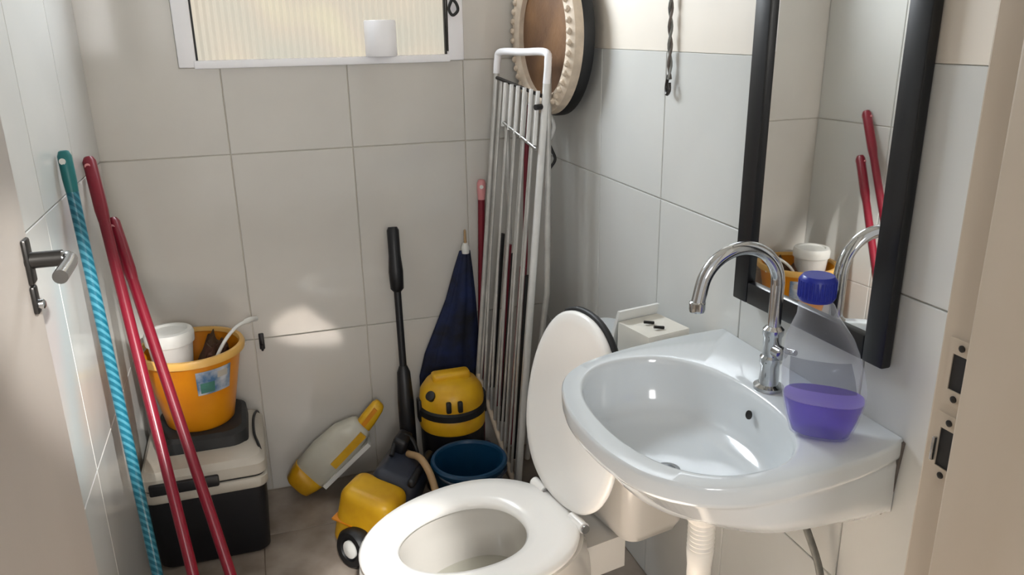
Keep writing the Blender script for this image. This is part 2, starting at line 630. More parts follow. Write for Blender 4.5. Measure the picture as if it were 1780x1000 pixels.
va = [bm.verts.new((x, y, WZ0 + 0.016)) for x, y in ribs]
vb = [bm.verts.new((x, y, 1.665)) for x, y in ribs]
vc = [bm.verts.new((x, YB + 0.024, WZ0 + 0.016)) for x, y in ribs]
vd = [bm.verts.new((x, YB + 0.024, 1.665)) for x, y in ribs]
for i in range(n):
    bm.faces.new((va[i], va[i + 1], vb[i + 1], vb[i]))
    bm.faces.new((vc[i + 1], vc[i], vd[i], vd[i + 1]))
bm.faces.new((va[0], vb[0], vd[0], vc[0]))
bm.faces.new((va[n], vc[n], vd[n], vb[n]))
obj('pane', bm, 'pane', win)
lt = obj('latch', tube(smooth_path([(0.597, YB - 0.020, 1.60), (0.600, YB - 0.030, 1.545), (0.618, YB - 0.034, 1.520), (0.622, YB - 0.034, 1.500),
                                    (0.606, YB - 0.034, 1.487), (0.596, YB - 0.030, 1.505), (0.606, YB - 0.028, 1.53)], 6), 0.0045, 10),
         'black_rubber', win)
obj('latch_stay', tube([(0.592, YB - 0.014, 1.385), (0.594, YB - 0.014, 1.60)], 0.003, 8), 'dark_metal', win)

# ---------------------------------------------------------------- large objects
# wash basin ------------------------------------------------------
outline = [(0.904, 0.846), (0.871, 0.834), (0.808, 0.819), (0.7405, 0.811), (0.673, 0.807), (0.601, 0.811), (0.534, 0.838),
           (0.484, 0.891), (0.459, 0.968), (0.452, 1.055), (0.461, 1.142), (0.492, 1.231), (0.552, 1.286),
           (0.639, 1.318), (0.736, 1.338), (0.823, 1.349), (0.904, 1.354)]
cx, cy = 0.639, 1.060
path = smooth_path([(x, y, 0) for x, y in outline], 6)
poly = [(p.x, p.y) for p in path]


def hit(ang):
    d = Vector((math.cos(ang), math.sin(ang)))
    best = None
    n = len(poly)
    for i in range(n):
        a, b = Vector(poly[i]), Vector(poly[(i + 1) % n])
        e = b - a
        den = d.x * e.y - d.y * e.x
        if abs(den) < 1e-9:
            continue
        w = a - Vector((cx, cy))
        t = (w.x * e.y - w.y * e.x) / den
        s = (w.x * d.y - w.y * d.x) / den
        if t > 0 and -1e-6 <= s <= 1 + 1e-6 and (best is None or t > best):
            best = t
    return best


angs = [2 * PI * i / 120 for i in range(120)]
for ca in (math.atan2(0.846 - cy, 0.904 - cx) % (2 * PI), math.atan2(1.354 - cy, 0.904 - cx) % (2 * PI)):
    k = min(range(len(angs)), key=lambda i: abs(angs[i] - ca))
    angs[k] = ca
O = [(cx + hit(a) * math.cos(a), cy + hit(a) * math.sin(a)) for a in angs]
Bw = []
for a in angs:
    c, s = math.cos(a), math.sin(a)
    r = (abs(c / 0.148) ** 2.3 + abs(s / 0.215) ** 2.3) ** (-1 / 2.3)
    Bw.append((cx + r * c, cy + r * s))


SZ = 0.0205


def oring(k, z):
    out = []
    for x, y in O:
        x2 = cx + (x - cx) * k
        if x > 0.88:
            x2 = x
        out.append(V(x2, cy + (y - cy) * k, z + SZ))
    return out


def under(fx_, fyf, z):
    out = []
    for x, y in O:
        t = max(0.0, min(1.0, (0.904 - x) / 0.45))
        x2 = 0.904 - (0.904 - x) * fx_
        near = 0.985 if y < 1.07 else 0.955
        fy_ = near + (fyf - near) * t ** 0.8
        out.append(V(x2, 1.08 + (y - 1.08) * fy_, z + SZ))
    return out


def bring(k, z, kc=(0, 0)):
    return [V(cx + kc[0] + (x - cx) * k, cy + kc[1] + (y - cy) * k, z + SZ) for x, y in Bw]


sink = thing('wash_basin', 'white ceramic wall-hung wash basin with oval bowl below the black framed mirror', 'sink', (0.68, 1.07, 0.67))
rings = [under(0.50, 0.55, 0.684), under(0.62, 0.72, 0.688), under(0.77, 0.85, 0.704), under(0.89, 0.93, 0.738), under(0.95, 0.965, 0.770),
         oring(0.975, 0.778), oring(0.997, 0.784), oring(1.0, 0.790), oring(1.0, 0.808), oring(0.996, 0.813), oring(0.985, 0.816),
         bring(1.035, 0.8155), bring(1.012, 0.8145), bring(1.0, 0.811), bring(0.99, 0.802), bring(0.975, 0.780), bring(0.935, 0.735),
         bring(0.86, 0.714), bring(0.70, 0.704, (-0.01, 0)), bring(0.42, 0.699, (-0.02, 0)), bring(0.22, 0.697, (-0.02, 0)), bring(0.09, 0.696, (-0.02, 0))]
obj('basin', loft(rings), 'porcelain', sink, angle=50)
obj('drain', lathe([(0.022, 0), (0.022, 0.003), (0.014, 0.004), (0.012, 0.0)], (cx - 0.02, cy, 0.697 + SZ), 24), 'chrome', sink)
obj('overflow_hole', lathe([(0.008, 0), (0.008, 0.002), (0.003, 0.001)], (0.776, cy, 0.776 + SZ), 16, (-1, 0, 0.3)), 'dark_metal', sink)
obj('caulk', tube(smooth_path([(0.903, 0.845, 0.832), (0.903, 0.850, 0.78), (0.903, 0.856, 0.72), (0.903, 0.870, 0.69)], 5), 0.004, 8), 'cord_grey', sink)

# gooseneck tap on the basin deck
tx, ty = 0.819, 1.072
tap = thing('gooseneck_tap', 'chrome gooseneck tap standing on the back of the white basin', 'tap', (tx, ty, 0.8365))
obj('body', lathe([(0.026, 0), (0.026, 0.006), (0.017, 0.010), (0.0155, 0.045), (0.019, 0.050), (0.019, 0.060), (0.0155, 0.064),
                   (0.0155, 0.098), (0.018, 0.102), (0.018, 0.112), (0.012, 0.118)], (tx, ty, 0.8365), 28), 'chrome', tap)
pth = [(tx, ty, 0.9455), (tx, ty, 1.028)]
for i in range(0, 15):
    a = PI * i / 16 * 1.06
    pth.append((tx - 0.074 + 0.074 * math.cos(a), ty, 1.030 + 0.070 * math.sin(a)))
pth.append((tx - 0.152, ty, 1.016))
obj('spout', tube(smooth_path(pth, 3), 0.0115, 16), 'chrome', tap)
obj('aerator', lathe([(0.0125, 0), (0.0135, 0.004), (0.0135, 0.016), (0.0115, 0.018)], (tx - 0.1535, ty, 1.000), 18), 'chrome', tap)
obj('tap_handle', tube([(tx + 0.008, ty - 0.012, 0.913), (tx + 0.012, ty - 0.048, 0.920)], [0.006, 0.005], 12), 'chrome', tap)
obj('handle_hub', lathe([(0.012, 0), (0.012, 0.018), (0.008, 0.020)], (tx, ty - 0.012, 0.913), 18, (0, -1, 0)), 'chrome', tap)

# waste pipe and supply hose under the basin
pipe = thing('waste_pipe', 'white plastic waste pipe dropping from under the basin', 'pipe', (0.682, 1.04, 0.0))
prof = [(0.0, 0.69), (0.030, 0.69), (0.030, 0.652), (0.033, 0.650), (0.033, 0.626), (0.026, 0.618)]
for i in range(7):
    z = 0.614 - i * 0.009
    prof += [(0.0215, z), (0.0245, z - 0.0045)]
prof += [(0.0215, 0.52), (0.0215, 0.12)]
obj('pipe', lathe([(r, z) for r, z in prof], (0.682, 1.04, 0), 28), 'pvc', pipe)
obj('slip_nut', lathe([(0.031, 0.656), (0.036, 0.653), (0.036, 0.632), (0.030, 0.628)], (0.682, 1.04, 0), 14), 'pvc', pipe)
obj('floor_trap', lathe([(0.055, 0.0), (0.055, 0.07), (0.045, 0.09), (0.026, 0.10), (0.024, 0.13)], (0.682, 1.04, 0), 24), 'pvc', pipe)
hose = thing('supply_hose', 'thin grey braided water hose curving down from the basin to the wall', 'hose', (0.87, 0.98, 0.45))
obj('braided_hose', tube(smooth_path([(0.840, 1.030, 0.71), (0.852, 1.010, 0.64), (0.863, 0.985, 0.59), (0.871, 0.953, 0.53), (0.873, 0.934, 0.46),
                                      (0.880, 0.934, 0.43), (0.900, 0.934, 0.415)], 6), 0.0068, 12), 'hose_grey', hose)
obj('wall_valve', lathe([(0.022, 0.0), (0.022, 0.004), (0.011, 0.006), (0.011, 0.024)], (0.905, 0.934, 0.413), 18, (-1, 0, 0)), 'chrome', hose)

# toilet --------------------------------------------------------------
Tm = V(0.574, 1.490, 0)
Fv = V(-0.984, -0.18, 0).normalized()
Sv = V(-0.18, 0.984, 0).normalized()


def tp(f, s, z):
    z = z * 0.9143 if z < 0.42 else z - 0.036
    return Tm + Fv * f * 1.025 + Sv * s * 1.02 + V(0, 0, z)


def egg(fc, a, b, z, n=64, e=2.15, k=0.10):
    """egg outline in toilet frame; k narrows the front"""
    return [tp(fc + x, y * (1 - k * x / a), z) for x, y in sup(a, b, e, n)]


toilet = thing('toilet', 'white close-coupled toilet with its seat down and lid raised', 'toilet', tp(0.1, 0, 0))
rings = [egg(0.06, 0.20, 0.105, 0.0), egg(0.06, 0.195, 0.10, 0.02), egg(0.07, 0.19, 0.095, 0.10), egg(0.10, 0.20, 0.11, 0.18),
         egg(0.15, 0.235, 0.145, 0.27), egg(0.19, 0.255, 0.172, 0.34), egg(0.205, 0.25, 0.184, 0.375), egg(0.205, 0.248, 0.186, 0.395),
         egg(0.205, 0.235, 0.172, 0.402), egg(0.225, 0.166, 0.126, 0.400), egg(0.225, 0.160, 0.120, 0.385), egg(0.225, 0.165, 0.118, 0.36),
         egg(0.22, 0.150, 0.108, 0.31), egg(0.20, 0.115, 0.085, 0.25), egg(0.19, 0.08, 0.06, 0.21)]
obj('bowl', loft(rings), 'porcelain_cream', toilet, angle=60)
obj('water', loft([egg(0.205, 0.128, 0.094, 0.268), egg(0.205, 0.128, 0.094, 0.2695)]), 'water', toilet)
obj('shelf', loft([[tp(f, s, z) for f, s in ((0.05, -0.10), (0.05, 0.10), (-0.13, 0.10), (-0.13, -0.10))] for z in (0.26, 0.355)]),
    'porcelain_cream', toilet)
rings = [egg(0.212, 0.232, 0.190, 0.406), egg(0.212, 0.240, 0.197, 0.412), egg(0.212, 0.240, 0.197, 0.420), egg(0.212, 0.232, 0.189, 0.428),
         egg(0.218, 0.205, 0.165, 0.430), egg(0.226, 0.163, 0.130, 0.428), egg(0.228, 0.146, 0.114, 0.422), egg(0.228, 0.140, 0.108, 0.412),
         egg(0.228, 0.142, 0.110, 0.406)]
bm = loft(rings, False, False)
add_loft(bm, [rings[-1], rings[0]], False, False)
bmesh.ops.remove_doubles(bm, verts=bm.verts, dist=1e-5)
obj('seat', bm, 'seat_plastic', toilet, angle=60)
# raised lid: egg plate standing on the hinges, leaning back on the tank
LEAN = math.radians(7)


def lp(h, s, d):
    """h up the lid, s sideways, d outwards (towards the seat)"""
    return tp(-0.018 - h * math.sin(LEAN) + d * math.cos(LEAN), s, 0.436 + h * math.cos(LEAN) + d * math.sin(LEAN))


def lidring(a, b, d, n=72):
    return [lp(0.222 + x, y * (1 - 0.10 * x / a), d) for x, y in sup(a, b, 2.25, n)]


rings = [lidring(0.205, 0.158, -0.010), lidring(0.226, 0.175, -0.010), lidring(0.231, 0.179, -0.003), lidring(0.231, 0.179, 0.003),
         lidring(0.224, 0.172, 0.009), lidring(0.205, 0.157, 0.007), lidring(0.12, 0.095, 0.004)]
obj('lid', loft(rings), 'seat_plastic', toilet, angle=60)
rim = lidring(0.233, 0.180, -0.011)
part = [rim[i % 72] for i in range(-13, 7)]
lt = obj('lid_trim', tube(part, [0.002] + [0.0075] * (len(part) - 2) + [0.002], 10), 'black_rubber', toilet)
lt['label'] = 'black rubber edge around the top of the lid'
for s in (-0.083, 0.083):
    bm = tube([tp(-0.012, s - 0.025, 0.424), tp(-0.012, s + 0.025, 0.424)], 0.013, 14)
    h = obj('hinge', bm, 'seat_plastic', toilet)
    obj('bolt', lathe([(0.010, 0), (0.010, 0.006), (0.006, 0.008)], tp(-0.012, s - 0.032, 0.424), 14, Sv), 'chrome', h)


def rect_ring(f0, f1, w, z, r=0.035, n=8):
    pts = []
    w = w - 0.008
    for (cf, cs, a0) in ((f1 - r, w - r, 0), (f0 + r, w - r, 1), (f0 + r, -w + r, 2), (f1 - r, -w + r, 3)):
        for i in range(n + 1):
            a = PI / 2 * (a0 + i / n)
            pts.append(tp(cf + r * math.cos(a), cs + r * math.sin(a) + 0.014, z))
    return pts


tr = [rect_ring(-0.235, -0.125, 0.150, 0.356), rect_ring(-0.255, -0.105, 0.168, 0.364), rect_ring(-0.265, -0.098, 0.176, 0.39),
      rect_ring(-0.275, -0.092, 0.184, 0.60), rect_ring(-0.28, -0.088, 0.188, 0.742)]
obj('tank', loft(tr), 'porcelain_cream', toilet, angle=50)
tr = [rect_ring(-0.284, -0.084, 0.190, 0.742), rect_ring(-0.290, -0.078, 0.196, 0.750), rect_ring(-0.290, -0.078, 0.196, 0.770),
      rect_ring(-0.282, -0.086, 0.188, 0.778)]
obj('tank_lid', loft(tr), 'porcelain', toilet, angle=50)
obj('flush_button', lathe([(0.022, 0), (0.022, 0.005), (0.016, 0.008)], tp(-0.18, 0.03, 0.778), 24), 'chrome', toilet)

# carton on the tank
ct = thing('paper_carton', 'small white carton with one flap up on the toilet tank beside the basin', 'box', tp(-0.20, -0.06, 0.778))
c0 = tp(-0.20, -0.065, 0.778)
bm = bmesh.new()
add_loft(bm, [[c0 + Fv * f + Sv * s + V(0, 0, z) for f, s in ((0.05, -0.065), (0.05, 0.045), (-0.06, 0.045), (-0.06, -0.065))]
              for z in (0.0, 0.080)])
obj('tray', bm, 'carton', ct, False)
fl = []
for f in (0.05, -0.06):
    for t in (0.0, 0.002):
        fl.append(f)
bm = bmesh.new()
q = [[c0 + Fv * f + Sv * s + V(0, 0, z) for f in (0.05, -0.06)] for s, z in ((0.085, 0.0), (0.048, 0.105), (0.040, 0.105), (0.074, 0.0))]
add_loft(bm, [[r[0] for r in q], [r[1] for r in q]])
obj('flap', bm, 'white_plastic', ct, False)
for k, (s, z) in enumerate(((-0.005, 0.083), (-0.040, 0.083))):
    add = c0 + Fv * (-0.01) + Sv * s + V(0, 0, z)
    obj('staple', tube([add, add + Fv * 0.022 + Sv * 0.006 + V(0, 0, 0.004)], 0.0035, 8), 'dark_metal', ct)

# mirror --------------------------------------------------------------
MD, MT = math.radians(-2.5), math.radians(0.2)
mir = thing('wall_mirror', 'tall black framed mirror leaning on the wall above the basin', 'mirror', (0.890, 1.080, 0.94))
nrm = V(-math.cos(MD) * math.cos(MT), math.sin(MD) * math.cos(MT), math.sin(MT)).normalized()
upv = V(0, 0, 1)
upv = (upv - nrm * upv.dot(nrm)).normalized()
wv = upv.cross(nrm).normalized()
if wv.y < 0:
    wv = -wv
MO = V(0.888, 1.080, 0.938)


def mp(w, h, d):
    return MO + wv * w + upv * h + nrm * d


def bar(w0, w1, h0, h1, d0, d1):
    bm = bmesh.new()
    t = bmesh.new()
    bmesh.ops.create_cube(t, size=1.0)
    for v in t.verts:
        v.co = V((w0 + w1) / 2 + v.co.x * (w1 - w0), (h0 + h1) / 2 + v.co.y * (h1 - h0), (d0 + d1) / 2 + v.co.z * (d1 - d0))
    bmesh.ops.bevel(t, geom=list(t.edges), offset=0.003, segments=2, profile=0.5, affect='EDGES')
    for v in t.verts:
        v.co = mp(*v.co)
    return merge(bm, t)


MW, MH, FW = 0.191, 1.00, 0.042
obj('frame', bar(-MW, -MW + FW, 0, MH, -0.006, 0.013), 'black_frame', mir)
obj('frame', bar(MW - FW, MW, 0, MH, -0.006, 0.013), 'black_frame', mir)
obj('frame', bar(-MW + FW, MW - FW, 0, FW, -0.006, 0.0125), 'black_frame', mir)
obj('frame', bar(-MW + FW, MW - FW, MH - FW, MH, -0.006, 0.0125), 'black_frame', mir)
obj('glass', loft([[mp(w, h, d) for w, h in ((-MW + FW - 0.005, FW - 0.005), (MW - FW + 0.005, FW - 0.005),
                                             (MW - FW + 0.005, MH - FW + 0.005), (-MW + FW - 0.005, MH - FW + 0.005))] for d in (-0.004, 0.003)]),
    'mirror', mir, False)

# round hanging basket tray in the corner --------------------------------
dc = V(0.816, 2.205, 1.425)
dn = V(-0.998, -0.064, 0.0).normalized()
tray = thing('round_tray', 'round brown tray with cream beaded rim hanging in the corner behind the drying rack', 'tray', dc)
obj('rim_band', lathe([(0.176, -0.012), (0.214, -0.016), (0.222, -0.030), (0.222, -0.050), (0.15, -0.052)], dc, 64, dn, False, True), 'black_rubber', tray)['label'] = 'black outer side of the tray'
obj('rim', lathe([(0.166, -0.020), (0.168, 0.004), (0.178, 0.012), (0.202, 0.012), (0.216, 0.004), (0.218, -0.020)], dc, 64, dn), 'cream_weave', tray)
obj('plate', lathe([(0.170, -0.016), (0.168, -0.010), (0.06, -0.013), (0.001, -0.014)], dc, 64, dn), 'brown_weave', tray)
s1 = dn.orthogonal().normalized()
s2 = dn.cross(s1)
bm = bmesh.new()
for i in range(44):
    a = 2 * PI * i / 44
    t = bmesh.new()
    bmesh.ops.create_uvsphere(t, u_segments=8, v_segments=6, radius=0.0095)
    merge(bm, t, Matrix.Translation(dc + (s1 * math.cos(a) + s2 * math.sin(a)) * 0.196 + dn * 0.012))
bd = obj('beading', bm, 'cream_weave', tray)
bd['kind'] = 'stuff'
lo_ = dc + V(0, 0, -0.218) + dn * -0.01
obj('strap', tube(smooth_path([lo_, lo_ + V(0.008, -0.01, -0.03), lo_ + V(-0.002, 0, -0.06), lo_ + V(0.012, -0.01, -0.10), lo_ + V(0.020, -0.02, -0.13),
                               lo_ + V(0.004, -0.02, -0.155)], 6), 0.0045, 8), 'black_rubber', tray)
obj('strap', tube(smooth_path([lo_ + V(0.004, -0.012, 0.004), lo_ + V(0.016, -0.02, -0.03), lo_ + V(0.008, -0.02, -0.06), lo_ + V(-0.01, -0.02, -0.09),
                               lo_ + V(0.0, -0.02, -0.12)], 6), 0.006, 8), 'white_plastic', tray)
obj('hook', tube([dc + V(0.02, 0.03, 0.16), dc + V(0.09, 0.03, 0.18)], 0.006, 10), 'dark_metal', tray)

# drying rack -------------------------------------------------------------
rk = thing('drying_rack', 'folded silver wire drying rack standing upright in the corner behind the toilet', 'drying rack', (0.70, 2.12, 0.0))
TF, TN = V(0.727, 2.350, 1.381), V(0.792, 2.095, 1.384)
BF, BN = V(0.634, 2.350, 0.347), V(0.690, 2.115, 0.013)


def rp(u, v):
    a = TF.lerp(TN, u)
    b = BF.lerp(BN, u)
    return a.lerp(b, v)


ctop = [rp(0, 0.06), rp(0, 0.02), rp(0.06, 0.0), rp(0.5, 0.0), rp(0.94, 0.0), rp(1, 0.02), rp(1, 0.06)]
obj('top_rail', tube(smooth_path(ctop, 5), 0.0105, 12), 'white_paint', rk)
obj('stile', tube([rp(0, 0.05), rp(0, 0.5), rp(0, 1)], 0.008, 12), 'rack_wire', rk)
obj('stile', tube([rp(1, 0.05), rp(1, 0.5), rp(1, 1)], 0.010, 12), 'rack_tube', rk)
obj('bottom_rail', tube([rp(0, 1), rp(1, 1)], 0.009, 12), 'cream_weave', rk)
for i in range(11):
    u = 0.07 + 0.86 * i / 10
    off = V(-0.006, -0.003, 0) if i % 2 else V(0.006, 0.003, 0)
    obj('wire', tube([rp(u, 0.075 + 0.012 * u) + off, rp(u + random.uniform(-.02, .02), 0.55) + off, rp(u, 0.995)], 0.0044, 8), 'rack_wire', rk)
off = V(-0.016, -0.006, 0)
obj('crossbar', tube([rp(0.05, 0.070) + off * 0.4, rp(0.98, 0.085) + off * 0.4], 0.0055, 10), 'dark_metal', rk)
obj('crossbar', tube([rp(0.30, 0.175) + off, rp(0.98, 0.190) + off], 0.0055, 10), 'steel', rk)
for i in range(6):
    u = 0.30 + 0.64 * i / 5
    obj('short_wire', tube([rp(u, 0.075) + off, rp(u, 0.185) + off], 0.0062, 8), 'rack_tube', rk)
for u, m_ in ((0.18, 'black_rubber'), (0.34, 'red_plastic'), (0.47, 'black_rubber'), (0.66, 'red_plastic'), (0.78, 'black_rubber')):
    obj('gap_bar', tube([rp(u, 0.50) + V(0.022, 0, 0), rp(u, 0.985) + V(0.022, 0, 0.01)], 0.0105, 8), m_, rk)  # bars added for the dark and red tones between the wires
off2 = V(0.045, 0.0, 0)
obj('leg_and_gap_bar', tube([rp(0.9, 0.02) + off2 * 0.4, rp(1.02, 0.5) + off2, rp(0.85, 0.96) + V(0.05, 0, 0)], 0.009, 12), 'rack_wire', rk)
obj('leg_and_gap_bar', tube([rp(0.1, 0.10) + off2 * 0.4, rp(0.2, 0.5) + off2, rp(0.3, 0.97) + off2], 0.008, 12), 'rack_wire', rk)
obj('leg_and_gap_bar', tube([rp(0.55, 0.12) + off2 * 0.4, rp(0.55, 0.5) + off2, rp(0.6, 0.97) + off2], 0.008, 12), 'red_plastic', rk)['label'] = 'dark red bar added behind the wires'  # extra bar, added for the red tone between the wires
obj('hinge_pin', lathe([(0.008, 0), (0.008, 0.022)], rp(1, 0.105) + V(-0.011, 0, 0), 12, (-0.9, -0.4, 0)), 'black_rubber', rk)

# cool box ------------------------------------------------------------------
cb = thing('cool_box', 'black cool box with grey lid in the corner under the yellow bucket', 'cooler', (-0.235, 2.255, 0))


def rr(x0, x1, y0, y1, z, r=0.03, n=6):
    pts = []
    for (px, py, a0) in ((x1 - r, y1 - r, 0), (x0 + r, y1 - r, 1), (x0 + r, y0 + r, 2), (x1 - r, y0 + r, 3)):
        for i in range(n + 1):
            a = PI / 2 * (a0 + i / n)
            pts.append(V(px + r * math.cos(a), py + r * math.sin(a), z))
    return pts


X0, X1, Y0, Y1 = -0.392, -0.068, 2.088, 2.418
obj('body', loft([rr(X0 + .02, X1 - .02, Y0 + .02, Y1 - .02, 0.0), rr(X0 + .012, X1 - .012, Y0 + .012, Y1 - .012, 0.01),
                  rr(X0 + .004, X1 - .004, Y0 + .004, Y1 - .004, 0.225)]), 'cooler_black', cb, angle=50)
obj('collar', loft([rr(X0, X1, Y0, Y1, 0.222), rr(X0 - .004, X1 + .004, Y0 - .004, Y1 + .004, 0.228),
                    rr(X0 - .004, X1 + .004, Y0 - .004, Y1 + .004, 0.252), rr(X0, X1, Y0, Y1, 0.256)]), 'cooler_lid', cb, angle=50)
obj('lid', loft([rr(X0, X1, Y0, Y1, 0.262), rr(X0 - .003, X1 + .003, Y0 - .003, Y1 + .003, 0.266), rr(X0 - .002, X1 + .002, Y0 - .002, Y1 + .002, 0.296),
                 rr(X0 + .010, X1 - .010, Y0 + .010, Y1 - .010, 0.314), rr(X0 + .05, X1 - .05, Y0 + .05, Y1 - .05, 0.330)]), 'cooler_lid', cb, angle=30)
obj('seal', loft([rr(X0 + .003, X1 - .003, Y0 + .003, Y1 - .003, 0.254), rr(X0 + .003, X1 - .003, Y0 + .003, Y1 - .003, 0.264)]), 'black_rubber', cb)
obj('latch', box((X0 + 0.02, Y0 - 0.012, 0.252), (X0 + 0.20, Y0 + 0.004, 0.286), 0.005), 'black_plastic', cb)
obj('handle_block', loft([rr(-0.355, -0.105, 2.15, 2.405, 0.326, 0.05), rr(-0.352, -0.108, 2.153, 2.402, 0.362, 0.05), rr(-0.34, -0.12, 2.165, 2.39, 0.372, 0.05)]),
    'pad_dark', cb, angle=30)
hp = [V(X1 - 0.004, 2.14, 0.285), V(X1 - 0.012, 2.16, 0.318), V(X1 - 0.022, 2.22, 0.326), V(X1 - 0.022, 2.32, 0.326), V(X1 - 0.012, 2.38, 0.318), V(X1 - 0.004, 2.39, 0.285)]
obj('carry_strap', tube(smooth_path(hp, 6), 0.004, 8), 'black_rubber', cb)

# yellow bucket on it
bc = V(-0.232, 2.278, 0.372)
bk = thing('yellow_bucket', 'yellow plastic bucket with a pale sticker standing on the cool box', 'bucket', bc)
obj('shell', lathe([(0.0, 0.0), (0.088, 0.0), (0.094, 0.006), (0.116, 0.12), (0.136, 0.222), (0.141, 0.224), (0.132, 0.222), (0.112, 0.12), (0.090, 0.012), (0.0, 0.010)],
                   bc, 56, None, False, False), 'bucket_yellow', bk)
obj('rim', lathe([(0.132, 0.222), (0.146, 0.214), (0.148, 0.226), (0.144, 0.234), (0.134, 0.234), (0.130, 0.224)], bc, 56, None, False, False), 'bucket_rim', bk)


def patch(a0, a1, h0, h1, dr, n=10):
    bm = bmesh.new()
    rad = lambda h: 0.094 + (0.136 - 0.094) * (h - 0.006) / 0.216 + dr
    rows = []
    for h in (h0, (h0 + h1) / 2, h1):
        rows.append([bc + V(rad(h) * math.cos(a0 + (a1 - a0) * i / n), rad(h) * math.sin(a0 + (a1 - a0) * i / n), h) for i in range(n + 1)])
    rows2 = [[p for p in r] for r in rows]
    add_loft(bm, rows, False, False, closed=False)
    return bm


a = math.radians
st = obj('sticker', patch(a(-84), a(-38), 0.122, 0.196, 0.0022), 'sticker', bk)
obj('sticker_print', patch(a(-80), a(-62), 0.128, 0.160, 0.0032), 'sticker_green', st)
obj('sticker_print', patch(a(-58), a(-44), 0.166, 0.186, 0.0032), 'cooler_lid', st)
obj('bail_handle', tube(smooth_path([bc + V(-0.14, 0.0, 0.215), bc + V(-0.10, 0.095, 0.225), bc + V(0, 0.140, 0.228), bc + V(0.10, 0.095, 0.225),
                                     bc + V(0.145, 0.0, 0.215)], 8), 0.0035, 8), 'white_plastic', bk)
tb = thing('white_tub', 'round white plastic tub inside the yellow bucket', 'tub', bc + V(-0.050, -0.012, 0.138))
obj('tub_body', lathe([(0.046, 0.0), (0.050, 0.01), (0.060, 0.112)], bc + V(-0.050, -0.012, 0.142), 36), 'white_plastic', tb)
obj('tub_lid', lathe([(0.0655, 0.112), (0.0665, 0.136), (0.062, 0.146), (0.05, 0.148), (0.046, 0.142), (0.0, 0.142)],
                     bc + V(-0.050, -0.012, 0.142), 36, None, True, False), 'white_plastic', tb)
from mathutils import noise
bm = bmesh.new()
bmesh.ops.create_icosphere(bm, subdivisions=5, radius=1.0)
for v in bm.verts:
    k = 1 + 0.22 * noise.noise(v.co * 2.1) + 0.10 * noise.noise(v.co * 5.0)
    q = bc + V(0.010, 0.010, 0.085) + Vector((v.co.x * 0.076 * k, v.co.y * 0.076 * k, v.co.z * 0.046 * k))
    side = max(0.0, min(1.0, (q.x - bc.x + 0.01) / 0.05)) * max(0.0, min(1.0, (q.z - bc.z - 0.05) / 0.03))
    q.z += 0.110 * side * (1 + 0.3 * noise.noise(v.co * 3.3))
    q.x += 0.006 * side
    v.co = q
tag(obj('rag', bm, 'rag'), 'crumpled dark red and olive rag in the yellow bucket', 'cloth')
br = thing('dish_brush', 'thin white handle sticking out over the rim of the yellow bucket', 'brush', bc + V(0.03, -0.06, 0.03))
obj('brush_handle', tube(smooth_path([bc + V(0.03, -0.06, 0.04), bc + V(0.05, -0.07, 0.16), bc + V(0.085, -0.06, 0.235), bc + V(0.125, -0.02, 0.272),
                                      bc + V(0.165, 0.02, 0.278), bc + V(0.185, 0.05, 0.270)], 8), [0.005] * 30 + [0.008] * 11, 10), 'white_plastic', br)
obj('brush_head', lathe([(0.022, 0), (0.024, 0.02), (0.012, 0.03)], bc + V(0.03, -0.06, 0.015), 16), 'white_plastic', br)
# wall hook beside the bucket
hk = thing('wall_hook', 'small black hook on the back wall just right of the yellow bucket', 'hook', (-0.040, YB - TT, 0.53))
obj('plate', box((-0.049, YB - TT - 0.006, 0.502), (-0.033, YB - TT, 0.556), 0.003), 'black_plastic', hk)
obj('prong', tube(smooth_path([(-0.041, YB - TT - 0.004, 0.515), (-0.041, YB - TT - 0.022, 0.507), (-0.041, YB - TT - 0.026, 0.525)], 5), 0.004, 8), 'black_plastic', hk)

# ---------------------------------------------------------------- long handles


def pole(name, label, cat, top, bot, r, m, cap=None, foot=None, capr=1.35, caplen=0.06):
    top, bot = Vector(top), Vector(bot)
    d = (top - bot).normalized()
    t = thing(name, label, cat, bot)
    obj('shaft', tube([bot + d * 0.02, bot.lerp(top, .33), bot.lerp(top, .66), top - d * caplen], r, 18), m, t)
    if cap:
        L = (top - bot).length
        c = obj('grip', lathe([(r * 1.02, L - caplen - 0.03), (r * capr, L - caplen), (r * capr, L - 0.012), (r * capr * 0.72, L - 0.002), (r * 0.5, L)], bot, 20, d), cap, t)
        s = d.cross(V(0.25, 0.95, 0)).normalized()
        nrm2 = s.cross(d).normalized()
        obj('hanging_hole', lathe([(r * 0.55, -r * capr * 1.04), (r * 0.55, r * capr * 1.04)], bot + d * (L - 0.022), 14, V(0.25, 0.95, 0.0)), 'pink_plastic' if foot == 'red' else 'white_plastic', c)
    return t, d


mt, md = pole('teal_mop', 'teal spiral patterned mop handle leaning on the left wall, nearest the door', 'mop',
              (-0.388, 1.925, 1.214), (-0.326, 1.772, 0.06), 0.0125, 'teal_twist', 'teal_cap', None, 1.15)
obj('mop_socket', lathe([(0.020, -0.04), (0.018, 0.03), (0.014, 0.08)], V(-0.326, 1.772, 0.06), 18, md), 'teal_cap', mt)
obj('mop_strands', lathe([(0.055, -0.058), (0.060, -0.045), (0.040, -0.02), (0.021, 0.0)], V(-0.326, 1.772, 0.06), 24), 'white_plastic', mt)

